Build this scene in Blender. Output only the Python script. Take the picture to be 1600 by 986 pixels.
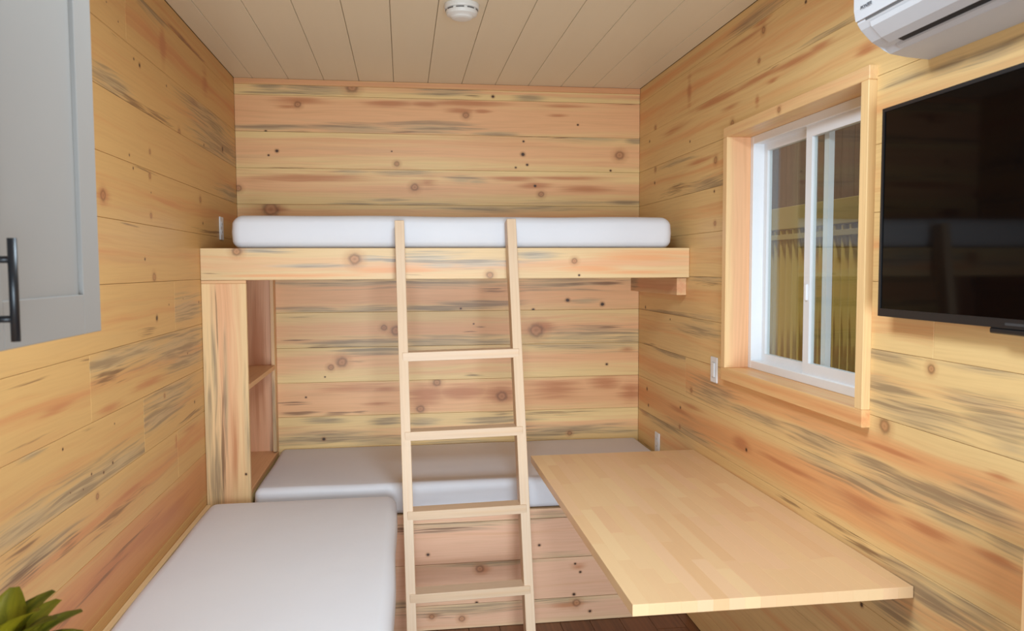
import bpy, bmesh, math, random
from mathutils import Vector, Matrix

# ------------------------------------------------------------------ camera, sky, lights, exposure
S = bpy.context.scene
COL = S.collection
for o in list(bpy.data.objects):
    bpy.data.objects.remove(o)

XL, XR, YB, YF = -0.906, 1.394, 4.535, -1.60     # left / right / far / near wall faces
EYE = 1.745                                      # lens height above the floor
ZC = 2.792                                       # ceiling

cam_d = bpy.data.cameras.new('camera')
cam_d.sensor_fit = 'HORIZONTAL'
cam_d.sensor_width = 23.5
cam_d.lens = 23.5 * 1225.0 / 1600.0
cam_d.clip_start = 0.05
cam_d.dof.use_dof = True
cam_d.dof.focus_distance = 3.7
cam_d.dof.aperture_fstop = 4.0
cam = bpy.data.objects.new('camera', cam_d)
COL.objects.link(cam)
right = Vector((0.99049, -0.13750, -0.004286))
up = Vector((0.012551, 0.059298, 0.998161))
fwd = Vector((0.136991, 0.988726, -0.060460))
cam.matrix_world = Matrix(((right.x, up.x, -fwd.x, 0), (right.y, up.y, -fwd.y, 0), (right.z, up.z, -fwd.z, EYE), (0, 0, 0, 1)))
S.camera = cam

world = bpy.data.worlds.new('overcast_sky')
S.world = world
world.use_nodes = True
wb = world.node_tree.nodes['Background']
wb.inputs[0].default_value = (0.90, 0.94, 1.0, 1)
wb.inputs[1].default_value = 0.5

def area(name, loc, target, sx, sy, power, color):
    d = bpy.data.lights.new(name, 'AREA')
    d.shape = 'RECTANGLE'; d.size = sx; d.size_y = sy
    d.energy = power; d.color = color
    o = bpy.data.objects.new(name, d); COL.objects.link(o)
    o.location = loc
    o.rotation_euler = (Vector(target) - Vector(loc)).to_track_quat('-Z', 'Y').to_euler()
    return o
area('doorway_daylight', (0.25, -1.5, 0.98), (0.25, 3.0, 0.98), 1.4, 1.75, 46, (0.70, 0.865, 1.0)).data.spread = math.radians(95)
area('ceiling_lamp_light', (0.25, 1.75, 2.77), (0.25, 1.75, 0), 0.5, 0.8, 31, (0.70, 0.865, 1.0))

S.view_settings.view_transform = 'Standard'
S.view_settings.look = 'None'
S.view_settings.gamma = 1.0
S.view_settings.use_curve_mapping = False
S.view_settings.exposure = 0.31

R = random.Random(7)

# ------------------------------------------------------------------ materials
def lin(r, g, b):
    f = lambda c: (c/255/12.92) if c/255 <= 0.04045 else ((c/255+0.055)/1.055)**2.4
    return (f(r), f(g), f(b), 1.0)

class NT:
    """small node-tree writer"""
    def __init__(s, name):
        s.m = bpy.data.materials.new(name); s.m.use_nodes = True
        s.t = s.m.node_tree; s.n = s.t.nodes; s.l = s.t.links
        s.b = s.n['Principled BSDF']
    def _in(s, sock, v):
        if v is None: return
        if hasattr(v, 'is_linked'): s.l.new(v, sock)
        else: sock.default_value = v
    def math(s, op, a, b=None, c=None, clamp=False):
        n = s.n.new('ShaderNodeMath'); n.operation = op; n.use_clamp = clamp
        for i, v in enumerate((a, b, c)): s._in(n.inputs[i], v)
        return n.outputs[0]
    def vec(s, op, a, b=None, scale=None):
        n = s.n.new('ShaderNodeVectorMath'); n.operation = op
        s._in(n.inputs[0], a); s._in(n.inputs[1], b)
        if scale is not None: s._in(n.inputs['Scale'], scale)
        return n.outputs['Value'] if op in ('LENGTH', 'DISTANCE', 'DOT_PRODUCT') else n.outputs[0]
    def noise(s, v, scale=1.0, detail=2.0, rough=0.5, dist=0.0):
        n = s.n.new('ShaderNodeTexNoise')
        s._in(n.inputs['Vector'], v); n.inputs['Scale'].default_value = scale
        n.inputs['Detail'].default_value = detail; n.inputs['Roughness'].default_value = rough
        n.inputs['Distortion'].default_value = dist
        return n.outputs[0]
    def rng(s, v, a, b, c=0.0, d=1.0, smooth=True):
        n = s.n.new('ShaderNodeMapRange'); n.interpolation_type = 'SMOOTHSTEP' if smooth else 'LINEAR'
        s._in(n.inputs['Value'], v)
        for k, x in zip(('From Min', 'From Max', 'To Min', 'To Max'), (a, b, c, d)): n.inputs[k].default_value = x
        return n.outputs[0]
    def mix(s, f, a, b, blend='MIX'):
        n = s.n.new('ShaderNodeMix'); n.data_type = 'RGBA'; n.blend_type = blend
        s._in(n.inputs[0], f); s._in(n.inputs[6], a); s._in(n.inputs[7], b)
        return n.outputs[2]
    def ramp(s, f, stops):
        n = s.n.new('ShaderNodeValToRGB'); e = n.color_ramp.elements
        while len(e) < len(stops): e.new(0.5)
        for k, (p, c) in zip(e, stops): k.position = p; k.color = c
        s._in(n.inputs[0], f)
        return n.outputs
    def obj(s):
        return s.n.new('ShaderNodeTexCoord').outputs['Object']
    def rand(s):
        return s.n.new('ShaderNodeObjectInfo').outputs['Random']
    def sep(s, v):
        n = s.n.new('ShaderNodeSeparateXYZ'); s._in(n.inputs[0], v); return n.outputs
    def bump(s, h, strength, dist=0.002):
        n = s.n.new('ShaderNodeBump'); n.inputs['Strength'].default_value = strength
        n.inputs['Distance'].default_value = dist; s._in(n.inputs['Height'], h)
        s.l.new(n.outputs[0], s.b.inputs['Normal'])
    def fin(s, color, rough, spec=0.35):
        s._in(s.b.inputs['Base Color'], color); s._in(s.b.inputs['Roughness'], rough)
        s.b.inputs['Specular IOR Level'].default_value = spec
        return s.m

SAP = (231, 199, 140); HEART = (228, 177, 128); RED = (192, 122, 78); GREY = (166, 143, 112)

def pine(name, half_h, heart=0.5, feats=(), sap=SAP, hrt=HEART, stain=0.25, hc=0.0, red=RED, grey=GREY, rough=0.42, bright=1.0):
    """pine board: length along local X, width along local Z; feats are (kind, x, z, half length, half width)
       or (kind, x, z, radius) in local metres"""
    t = NT(name)
    seed = (R.uniform(-50, 50), R.uniform(-50, 50), R.uniform(-50, 50))
    co = t.obj()
    cs = t.vec('ADD', co, seed)
    low = t.noise(t.vec('MULTIPLY', cs, (1.6, 9, 9)), 1, 2)
    xyz = t.sep(co)
    warp = t.math('MULTIPLY', t.math('SUBTRACT', low, 0.5), 0.05)
    comb = t.n.new('ShaderNodeCombineXYZ'); t._in(comb.inputs[2], warp)
    cw = t.vec('ADD', cs, comb.outputs[0])
    g1 = t.noise(t.vec('MULTIPLY', cw, (3.0, 130, 130)), 1, 2, 0.6)
    g2 = t.noise(t.vec('MULTIPLY', cw, (0.8, 26, 26)), 1, 3, 0.6)
    g3 = t.noise(t.vec('MULTIPLY', cw, (1.5, 60, 60)), 1, 3, 0.6)
    g4 = t.noise(t.vec('MULTIPLY', cw, (4.5, 150, 150)), 1, 2, 0.6)
    s4 = t.math('SUBTRACT', g4, 0.5)
    s2 = t.math('SUBTRACT', g2, 0.5); s3 = t.math('SUBTRACT', g3, 0.5); s1 = t.math('SUBTRACT', g1, 0.5)
    # heartwood in the middle of the board, sapwood towards its edges
    az = t.math('ABSOLUTE', t.math('DIVIDE', t.math('SUBTRACT', xyz[2], hc), half_h))
    hv = t.math('ADD', t.math('MULTIPLY_ADD', az, -0.75, heart*1.5), t.math('MULTIPLY', s2, 1.5))
    col = t.mix(t.rng(hv, -0.05, 0.65), lin(*sap), lin(*hrt))
    # growth-ring streaks
    col = t.mix(t.rng(t.math('ADD', g2, t.math('MULTIPLY', s1, 0.25)), 0.52, 0.74, 0, 0.20), col, lin(red[0]+24, red[1]+26, red[2]+20))
    col = t.mix(t.rng(t.math('ADD', g1, t.math('MULTIPLY', s2, 0.3)), 0.35, 0.72, 0.0, 0.13), col, lin(168, 116, 70))
    def env(kind, wob=0.0):
        acc = None
        for f in feats:
            if f[0] != kind: continue
            L, H = (f[3], f[4]) if len(f) > 4 else (f[3]*(1.0 if kind == 'k' else .85), f[3]*(.9 if kind == 'k' else .75))
            d = t.vec('LENGTH', t.vec('MULTIPLY', t.vec('SUBTRACT', co, (f[1], 0, f[2])), (1/L, 0, 1/H)))
            acc = d if acc is None else t.math('MINIMUM', acc, d)
        return acc
    d = env('r')
    if d is not None:
        v = t.math('ADD', t.math('SUBTRACT', 1.25, d), t.math('ADD', t.math('MULTIPLY', s2, 1.6), t.math('MULTIPLY_ADD', s3, 1.2, t.math('MULTIPLY', s4, 0.8))))
        col = t.mix(t.rng(v, 0.0, 1.2, 0, 0.82), col, lin(*red))
    if stain > 0:
        w = t.noise(t.vec('MULTIPLY', cw, (0.8, 11, 11)), 1, 2)
        v = t.math('ADD', w, t.math('MULTIPLY', s3, 0.5))
        col = t.mix(t.rng(v, 0.60, 0.76, 0, stain), col, lin(*grey))
    d = env('g')
    if d is not None:
        v = t.math('ADD', t.math('SUBTRACT', 1.45, t.math('MULTIPLY', d, 0.9)), t.math('ADD', t.math('MULTIPLY_ADD', s3, 2.1, t.math('MULTIPLY', s4, 1.1)), t.math('MULTIPLY', s2, 1.2)))
        gcol = t.mix(t.rng(t.math('MULTIPLY_ADD', s4, 0.6, g3), 0.40, 0.66), lin(grey[0]+28, grey[1]+22, grey[2]+12), lin(grey[0]-24, grey[1]-24, grey[2]-20))
        col = t.mix(t.rng(v, 0.05, 1.25, 0, 0.78), col, gcol)
    d = env('n')
    if d is not None:
        v = t.math('ADD', t.math('SUBTRACT', 1.15, t.math('MULTIPLY', d, 0.8)), t.math('ADD', t.math('MULTIPLY', s4, 3.6), t.math('MULTIPLY', s3, 2.2)))
        col = t.mix(t.rng(v, 0.25, 1.3, 0, 0.72), col, lin(120, 82, 54))
    wob = t.math('MULTIPLY', t.math('SUBTRACT', t.noise(cs, 45, 2), 0.5), 0.5)
    d = env('k')
    if d is not None:
        d = t.math('ADD', d, wob)
        o = t.ramp(t.math('MULTIPLY', d, 0.4), [(0.0, (*lin(160, 102, 64)[:3], .8)), (0.18, (*lin(184, 126, 84)[:3], .75)), (0.27, (*lin(156, 98, 60)[:3], .8)),
              (0.33, (*lin(116, 72, 44)[:3], .7)), (0.39, (*lin(140, 88, 54)[:3], .6)), (0.55, (*lin(186, 124, 78)[:3], .35)), (1.0, (*lin(190, 130, 84)[:3], 0.0))])
        col = t.mix(o[1], col, o[0])
    d = env('d')
    if d is not None:
        d = t.math('ADD', d, wob)
        o = t.ramp(t.math('MULTIPLY', d, 0.4), [(0.0, (*lin(52, 30, 18)[:3], 1)), (0.28, (*lin(70, 42, 24)[:3], .95)), (0.38, (*lin(136, 86, 50)[:3], .55)), (0.75, (*lin(190, 130, 84)[:3], 0.0))])
        col = t.mix(o[1], col, o[0])
    if bright != 1.0:
        col = t.mix(1.0, col, (bright, bright, bright, 1), 'MULTIPLY')
    t.bump(g1, 0.06)
    return t.fin(col, rough, 0.35)

def plain_wood(name, base, dark, amt=0.3, rough=0.45, vary=0.0, bright=1.0, tints=None):
    """clear lumber, grain along local X; vary = tone change from piece to piece"""
    t = NT(name)
    co = t.obj()
    rnd = t.rand()
    off = t.n.new('ShaderNodeCombineXYZ')
    t._in(off.inputs[0], t.math('MULTIPLY', rnd, 37.0)); t._in(off.inputs[2], t.math('MULTIPLY', rnd, 91.0))
    cs = t.vec('ADD', co, off.outputs[0])
    g = t.noise(t.vec('MULTIPLY', cs, (2.0, 70, 70)), 1, 3, 0.6)
    w = t.noise(t.vec('MULTIPLY', cs, (1.0, 18, 18)), 1, 2)
    col = t.mix(t.rng(t.math('ADD', t.math('MULTIPLY', g, 0.6), t.math('MULTIPLY', w, 0.4)), 0.38, 0.66, 0, amt), lin(*base), lin(*dark))
    if tints:
        n = len(tints)
        o = t.ramp(rnd, [(i/(n-1), lin(*c)) for i, c in enumerate(tints)])
        col = t.mix(vary, col, o[0])
    t.bump(g, 0.05)
    return t.fin(col, rough, 0.35)

def plain(name, c, rough=0.5, spec=0.4, metal=0.0, bump=None):
    t = NT(name)
    co = t.obj()
    v = t.noise(co, 6.0, 3)
    col = t.mix(t.rng(v, 0.3, 0.7, 0, 0.10), lin(*c), lin(*[x*0.9 for x in c]))
    if bump: t.bump(t.noise(co, bump[0], 3), bump[1], bump[2])
    t.b.inputs['Metallic'].default_value = metal
    return t.fin(col, rough, spec)

# ------------------------------------------------------------------ mesh helpers
def new_obj(name, bm, mat, parent=None, loc=(0, 0, 0), rot=(0, 0, 0), smooth=False):
    me = bpy.data.meshes.new(name)
    bmesh.ops.recalc_face_normals(bm, faces=bm.faces)
    bm.to_mesh(me); bm.free()
    if smooth:
        for p in me.polygons: p.use_smooth = True
    mats = mat if isinstance(mat, (list, tuple)) else [mat]
    for m in mats: me.materials.append(m)
    o = bpy.data.objects.new(name, me); COL.objects.link(o)
    o.location = loc; o.rotation_euler = rot
    if parent is not None: o.parent = parent
    return o
def add_box(bm, lo, hi, mi=0):
    vs = [bm.verts.new((x, y, z)) for x in (lo[0], hi[0]) for y in (lo[1], hi[1]) for z in (lo[2], hi[2])]
    fs = []
    for f in ((0, 1, 3, 2), (4, 6, 7, 5), (0, 4, 5, 1), (2, 3, 7, 6), (0, 2, 6, 4), (1, 5, 7, 3)):
        fc = bm.faces.new([vs[i] for i in f]); fc.material_index = mi; fs.append(fc)
    return fs
def box_bm(lo, hi, bev=0.0, seg=1):
    bm = bmesh.new(); add_box(bm, lo, hi)
    if bev > 0: bmesh.ops.bevel(bm, geom=list(bm.edges), offset=bev, segments=seg, affect='EDGES', profile=0.5)
    return bm
def box(name, lo, hi, mat, parent=None, bev=0.0, seg=1, axis='x', smooth=False):
    """box given in the parent's frame; its own origin at its centre, its local X along `axis` for the grain"""
    c = [(a+b)/2 for a, b in zip(lo, hi)]
    h = [(b-a)/2 for a, b in zip(lo, hi)]
    if axis == 'x': hh, rot = h, (0, 0, 0)
    elif axis == 'y': hh, rot = (h[1], h[0], h[2]), (0, 0, math.pi/2)
    else: hh, rot = (h[2], h[1], h[0]), (0, -math.pi/2, 0)
    return new_obj(name, box_bm([-v for v in hh], hh, bev, seg), mat, parent, c, rot, smooth)
def empty(name, loc=(0, 0, 0), rot=(0, 0, 0)):
    o = bpy.data.objects.new(name, None); COL.objects.link(o)
    o.location = loc; o.rotation_euler = rot; o.empty_display_size = 0.1
    return o
def under(o, p):
    o.parent = p; o.location = Vector(o.location)-Vector(p.location)
    return o
def tag(o, label, cat, group=None):
    o['label'] = label; o['category'] = cat
    if group: o['group'] = group
    return o
def struct(o, label=None):
    o['kind'] = 'structure'
    if label: o['label'] = label
    return o
def cyl(bm, p0, p1, r, n=16, r1=None):
    p0, p1 = Vector(p0), Vector(p1); d = p1-p0
    m = Matrix.Translation((p0+p1)/2) @ d.to_track_quat('Z', 'Y').to_matrix().to_4x4()
    bmesh.ops.create_cone(bm, cap_ends=True, segments=n, radius1=r, radius2=r if r1 is None else r1, depth=d.length, matrix=m)
def lathe_bm(prof, n=40):
    bm = bmesh.new(); rings = []
    for r, z in prof:
        rings.append([bm.verts.new((r*math.cos(2*math.pi*i/n), r*math.sin(2*math.pi*i/n), z)) for i in range(n)])
    for a, b in zip(rings, rings[1:]):
        for i in range(n): bm.faces.new((a[i], a[(i+1) % n], b[(i+1) % n], b[i]))
    bm.faces.new(rings[0]); bm.faces.new(rings[-1])
    return bm

# ------------------------------------------------------------------ board figure read off the photograph
# (kind, distance along the wall, height, half length, half width) or (kind, along, height, radius)
# g blue-grey stain, r reddish heart streak, n dark pitch streak, k ringed knot, d dark knot
FIG_BACK = [
('g',-0.721,2.747,0.075,0.0139),('g',-0.466,2.74,0.167,0.021),('g',-0.653,2.718,0.144,0.007),('k',-0.27,2.759,0.0317),('r',-0.55,2.678,0.173,0.021),
('k',-0.568,2.657,0.0175),('r',-0.62,2.642,0.086,0.014),('r',-0.066,2.673,0.143,0.0213),('r',0.142,2.674,0.09,0.0179),('g',-0.725,2.524,0.189,0.0175),
('g',-0.242,2.527,0.212,0.0213),('g',0.155,2.542,0.181,0.0251),('n',0.018,2.507,0.09,0.0107),('n',-0.55,2.51,0.076,0.007),('d',-0.743,2.506,0.0087),
('d',-0.685,2.399,0.0119),('d',-0.73,2.375,0.007),('d',-0.055,2.407,0.0054),('k',-0.027,2.337,0.0144),('n',-0.637,2.306,0.131,0.0071),
('g',-0.281,2.289,0.064,0.0107),('g',0.015,2.288,0.126,0.0108),('r',-0.503,2.253,0.419,0.0284),('r',0.145,2.235,0.08,0.0326),('k',0.072,2.207,0.0217),
('k',-0.897,2.192,0.0175),('g',-0.248,2.109,0.107,0.0108),('g',0.056,2.107,0.163,0.0109),('g',-0.091,2.132,0.09,0.0072),('k',-0.725,2.077,0.0425),
('r',-0.701,2.081,0.069,0.0213),('g',0.263,2.745,0.127,0.0215),('g',0.212,2.762,0.091,0.0107),('n',0.405,2.727,0.066,0.0054),('d',0.523,2.727,0.0108),
('d',0.712,2.779,0.0109),('g',0.731,2.721,0.067,0.0146),('n',1.333,2.703,0.085,0.0074),('r',0.379,2.683,0.238,0.0252),('r',0.335,2.643,0.091,0.018),
('r',0.459,2.642,0.052,0.0145),('k',0.367,2.618,0.018),('r',0.923,2.682,0.17,0.0147),('r',0.904,2.626,0.068,0.011),('d',1.021,2.577,0.0074),
('g',0.235,2.54,0.091,0.018),('g',0.54,2.517,0.104,0.0091),('n',0.858,2.504,0.151,0.0073),('g',1.373,2.488,0.047,0.0112),
('g',1.106,2.498,0.107,0.0093),('d',0.7,2.476,0.0073),('d',0.696,2.402,0.0147),('d',0.721,2.342,0.0092),('d',0.654,2.325,0.0073),
('k',1.272,2.405,0.0261),('d',1.218,2.315,0.0075),('g',0.339,2.249,0.074,0.0182),('g',0.42,2.241,0.055,0.011),('r',0.968,2.266,0.267,0.0148),
('r',0.654,2.259,0.15,0.0184),('r',0.763,2.221,0.113,0.0221),('d',0.767,2.221,0.0111),('k',0.803,2.173,0.0167),('r',1.06,2.207,0.173,0.0224),
('g',0.445,2.092,0.223,0.0183),('g',0.968,2.121,0.21,0.013),('g',1.296,2.123,0.117,0.0113),('g',0.782,2.094,0.227,0.0148),
('g',-0.348,1.662,0.355,0.0181),('g',-0.499,1.514,0.141,0.0145),('g',-0.208,1.517,0.151,0.0183),('n',-0.571,1.476,0.105,0.0072),
('k',-0.112,1.407,0.0165),('k',-0.043,1.389,0.0295),('n',-0.612,1.344,0.098,0.0109),('g',-0.189,1.317,0.209,0.0257),('n',-0.475,1.3,0.053,0.0109),
('k',-0.352,1.213,0.0293),('k',-0.413,1.185,0.0165),('d',-0.447,1.131,0.0055),('n',-0.252,1.211,0.065,0.0055),('g',-0.15,1.275,0.145,0.0147),
('r',-0.305,1.065,0.305,0.0295),('n',-0.63,0.989,0.099,0.011),('r',-0.154,0.969,0.116,0.0149),('d',-0.555,1.017,0.0073),
('r',-0.109,1.056,0.127,0.0223),('n',-0.61,0.926,0.113,0.0147),('n',-0.379,0.92,0.072,0.0111),('n',-0.256,0.92,0.043,0.0074),('d',-0.46,0.774,0.0129),
('g',-0.513,0.78,0.267,0.0295),('g',-0.158,0.749,0.2,0.0224),('g',-0.462,0.881,0.089,0.0111),('g',-0.094,0.866,0.066,0.0149),
('g',0.312,1.664,0.315,0.0222),('n',0.501,1.615,0.094,0.013),('g',0.396,1.538,0.179,0.0186),('g',0.156,1.514,0.176,0.0185),('d',0.329,1.512,0.0074),
('n',0.395,1.377,0.045,0.0075),('n',0.447,1.403,0.03,0.0045),('d',0.403,1.422,0.0056),('g',0.257,1.32,0.278,0.0223),('g',0.091,1.315,0.073,0.0222),
('g',0.545,1.315,0.121,0.015),('n',0.393,1.123,0.056,0.0094),('r',0.117,1.013,0.125,0.0972),('k',0.09,0.932,0.0225),('k',0.186,1.084,0.0224),
('r',0.562,1.009,0.129,0.0644),('k',0.566,0.994,0.0303),('r',0.34,1.026,0.168,0.0527),('n',0.573,0.891,0.084,0.0152),('g',0.104,0.853,0.081,0.0188),
('g',0.519,0.851,0.152,0.0152),('g',0.356,0.727,0.225,0.0152),('g',0.884,1.653,0.222,0.0301),('n',1.189,1.651,0.125,0.0114),('d',0.96,1.554,0.0151),
('d',1.17,1.528,0.0152),('g',1.069,1.549,0.078,0.0114),('k',0.772,1.377,0.0415),('r',0.818,1.401,0.077,0.034),('d',0.754,1.5,0.0113),
('g',1.104,1.344,0.242,0.0382),('g',1.324,1.329,0.111,0.0384),('n',1.237,1.391,0.078,0.0057),('g',1.104,1.286,0.281,0.0229),
('r',1.324,1.259,0.059,0.0192),('d',1.198,1.169,0.0096),('r',0.883,1.035,0.185,0.065),('r',1.191,1.058,0.126,0.0501),('r',1.349,1,0.095,0.0853),
('n',0.883,0.889,0.193,0.0192),('g',0.992,0.782,0.281,0.0232),('g',1.271,0.761,0.127,0.0136),('k',0.972,0.76,0.0135),('g',0.794,0.743,0.147,0.0346),
]
FIG_LEFT = [
('d',2.65,2.579,0.0039),('d',2.75,2.549,0.0041),('d',2.891,2.467,0.0065),('d',2.95,2.46,0.011),('d',3.266,2.461,0.0062),('n',2.702,2.494,0.051,0.004),
('n',3.596,2.707,0.305,0.0108),('r',3.596,2.707,0.407,0.0216),('r',3.232,2.606,0.041,0.0919),('r',3.884,2.622,0.06,0.0736),
('g',3.094,2.7,0.133,0.0184),('g',2.686,2.334,0.157,0.0281),('n',2.876,2.315,0.194,0.0151),('n',3.139,2.319,0.218,0.0166),('k',3.427,2.308,0.0156),
('g',3.927,2.459,0.346,0.0419),('g',4.125,2.373,0.413,0.0695),('d',3.833,2.319,0.0088),('d',4.215,2.358,0.0194),('g',4.35,2.311,0.185,0.0167),
('r',3.686,2.476,0.087,0.0224),('d',2.814,2.13,0.0064),('k',3.034,2.173,0.0092),('d',2.848,2.09,0.0065),('n',2.962,2.097,0.14,0.0045),
('k',3.025,2.084,0.0115),('d',3.033,2.025,0.0046),('k',3.025,1.941,0.0104),('r',2.566,1.977,0.062,0.0272),('k',2.566,1.973,0.0194),
('k',3.74,2.06,0.0144),('d',3.775,1.956,0.0088),('n',3.929,1.922,0.254,0.0122),('d',2.941,1.782,0.0079),('k',3.039,1.717,0.0165),
('g',4.361,2.141,0.187,0.0304),('n',2.785,1.895,0.124,0.0043),('d',3.054,1.565,0.0143),('n',2.947,1.526,0.1,0.0115),('d',3.411,1.624,0.004),
('d',3.662,1.599,0.0072),('d',3.211,1.608,0.005),('g',3.456,1.586,0.218,0.0486),('g',2.586,1.461,0.175,0.0281),('g',2.845,1.466,0.253,0.02),
('g',3.345,1.443,0.373,0.0446),('n',2.544,1.412,0.127,0.0258),('r',2.95,1.339,0.246,0.0208),('r',2.556,1.316,0.14,0.024),
('g',3.462,1.366,0.221,0.0245),('d',3.455,1.391,0.0054),('n',2.388,1.486,0.102,0.0055),('r',2.181,1.378,0.131,0.0135),('n',2.024,1.47,0.131,0.0031),
('n',2.044,1.325,0.135,0.0032),('g',3.208,1.251,0.276,0.0355),('g',3.063,1.195,0.22,0.029),('k',3.118,1.265,0.0086),('d',3.543,1.169,0.0084),
('n',3.507,1.125,0.157,0.0111),('d',2.214,1.267,0.0052),('d',2.594,1.261,0.0041),('n',2.379,1.283,0.046,0.0037),('g',2.041,1.296,0.061,0.0079),
('g',2.621,1.128,0.287,0.0311),('g',2.293,1.126,0.239,0.0307),('g',1.994,1.134,0.162,0.0282),('d',2.567,1.143,0.0061),('d',2.491,1.132,0.0059),
('d',2.399,1.151,0.0057),('d',2.337,1.123,0.0037),('d',2.251,1.138,0.0035),('k',2.436,1.074,0.0096),('n',2.612,0.978,0.241,0.0229),
('n',1.968,1.085,0.095,0.0155),('g',2.052,1.034,0.181,0.0227),('n',2.227,1.004,0.074,0.0141),('n',1.962,1.015,0.12,0.0186),
('r',2.698,1.01,0.135,0.0107),('r',3.44,1.074,0.161,0.0164),('r',3.258,1.057,0.027,0.0363),('r',2.489,0.832,0.273,0.0339),
('r',3.161,0.801,0.36,0.0406),('n',2.451,0.817,0.204,0.0059),('n',2.676,0.845,0.304,0.0064),('n',2.222,0.811,0.167,0.0071),
('r',2.143,0.829,0.154,0.0343),('r',2.869,0.823,0.352,0.0322),
]
FIG_RIGHT = [
('g',2.978,2.73,0.214,0.0295),('r',3.466,2.792,0.24,0.0142),('d',3.444,2.803,0.0057),('r',3.125,2.74,0.185,0.0129),('r',2.949,2.692,0.121,0.0146),
('k',2.932,2.66,0.0146),('r',3.135,2.671,0.261,0.0104),('d',2.61,2.661,0.0087),('r',3.726,2.607,0.035,0.0799),('k',2.967,2.552,0.0099),
('n',2.852,2.499,0.063,0.0048),('r',3.405,2.488,0.278,0.0198),('r',2.999,2.488,0.241,0.015),('r',2.675,2.477,0.222,0.0134),
('r',2.515,2.482,0.09,0.0127),('g',2.476,2.513,0.167,0.0062),('r',3.981,2.456,0.276,0.0263),('k',4.244,2.515,0.014),('d',4.345,2.458,0.009),
('d',3.711,2.357,0.0077),('k',3.215,2.354,0.0161),('r',2.979,2.404,0.023,0.0299),('r',3.237,2.426,0.133,0.0135),('r',2.85,2.446,0.052,0.0095),
('r',2.243,2.398,0.06,0.0171),('d',2.34,2.322,0.006),('k',3.39,2.224,0.017),('g',3.492,2.105,0.217,0.0323),('d',3.401,2.086,0.0086),
('k',3.39,1.942,0.0115),('n',3.915,2.142,0.212,0.0229),('k',4.239,2.287,0.0141),('d',4.249,2.214,0.0106),('r',3.599,2.244,0.229,0.018),
('g',3.89,2.282,0.209,0.0097),('g',3.481,1.693,0.171,0.0119),('n',3.404,1.662,0.164,0.0087),('d',4.404,1.514,0.0112),('g',3.978,1.498,0.322,0.0135),
('g',3.475,1.509,0.171,0.0119),('g',3.545,1.45,0.227,0.0274),('d',3.977,1.471,0.0068),('n',4.345,1.3,0.143,0.0129),('g',3.924,1.297,0.246,0.0202),
('k',3.662,1.142,0.0127),('g',3.382,1.167,0.209,0.0352),('d',4.364,1.042,0.0131),('d',4.338,0.951,0.0112),('d',3.812,1.03,0.0099),
('r',3.651,1.061,0.19,0.019),('k',3.819,0.929,0.0099),('g',4.11,0.899,0.238,0.0213),('g',3.7,0.908,0.249,0.0354),('r',4.41,0.897,0.099,0.019),
('n',4.37,0.705,0.098,0.0189),('r',3.84,1.015,0.19,0.0166),('k',2.105,1.277,0.0228),('r',2.263,1.265,0.064,0.0162),('r',2.069,1.211,0.136,0.0094),
('r',1.655,1.246,0.061,0.0138),('g',2.508,1.16,0.214,0.029),('g',2.177,1.149,0.113,0.0177),('g',2.013,1.125,0.127,0.0221),
('g',1.709,1.165,0.112,0.027),('g',1.856,1.142,0.1,0.0205),('g',2.955,1.148,0.232,0.0208),('g',2.431,1.092,0.179,0.0218),
('g',2.198,1.088,0.149,0.0199),('g',1.827,1.088,0.097,0.0152),('g',1.614,1.086,0.067,0.0182),('r',3.083,1.007,0.088,0.0325),
('r',2.695,1.01,0.216,0.0144),('r',2.205,1.008,0.15,0.0261),('r',1.654,1.05,0.09,0.0171),('r',1.902,1.032,0.105,0.0176),('d',3.033,0.992,0.0107),
('n',2.671,0.883,0.097,0.0096),('n',2.326,0.897,0.159,0.0127),('n',2.19,0.883,0.102,0.012),('g',2.003,0.901,0.098,0.0185),
('g',2.051,0.756,0.085,0.0267),('g',1.905,0.852,0.117,0.0285),('g',1.713,0.899,0.092,0.0291),('d',2.199,0.699,0.0102),('g',2.111,1.488,0.105,0.0132),
('g',1.713,1.495,0.136,0.0109),('k',1.908,1.471,0.0138),('g',2.107,1.392,0.118,0.017),('g',2.164,1.412,0.065,0.0116),('g',1.739,1.409,0.105,0.0127),
('g',1.982,1.336,0.178,0.0287),('g',1.65,1.374,0.096,0.0335),('g',1.62,1.322,0.066,0.018),('g',2.057,2.267,0.091,0.0123),
('g',1.736,2.249,0.092,0.0196),('g',1.862,2.258,0.066,0.0144),
]
FIG_BENCH = [
('g',0.275,0.52,0.293,0.0188),('n',-0.024,0.507,0.03,0.0155),('g',0.704,0.533,0.089,0.0191),('n',0.168,0.5,0.122,0.0094),('d',0.102,0.375,0.01),
('d',0.643,0.393,0.0089),('g',0.429,0.316,0.203,0.0111),('g',0.761,0.326,0.154,0.0192),('r',0.37,0.285,0.05,0.0348),('k',0.351,0.292,0.019),
('d',0.848,0.247,0.0081),('d',0.822,0.29,0.0071),('r',0.838,0.273,0.052,0.0193),('d',0.816,0.136,0.0097),('g',-0.028,0.139,0.042,0.0188),
('g',0.272,0.103,0.202,0.0222),('g',0.784,0.115,0.135,0.0129),('r',0.784,0.083,0.087,0.0226),('k',0.829,0.093,0.0194),('d',0.897,0.046,0.0098),
('k',0.262,0.05,0.0159),('k',0.117,0.069,0.0126),('n',0.139,0.074,0.061,0.0127),('d',0.334,0.125,0.0095),
]
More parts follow.
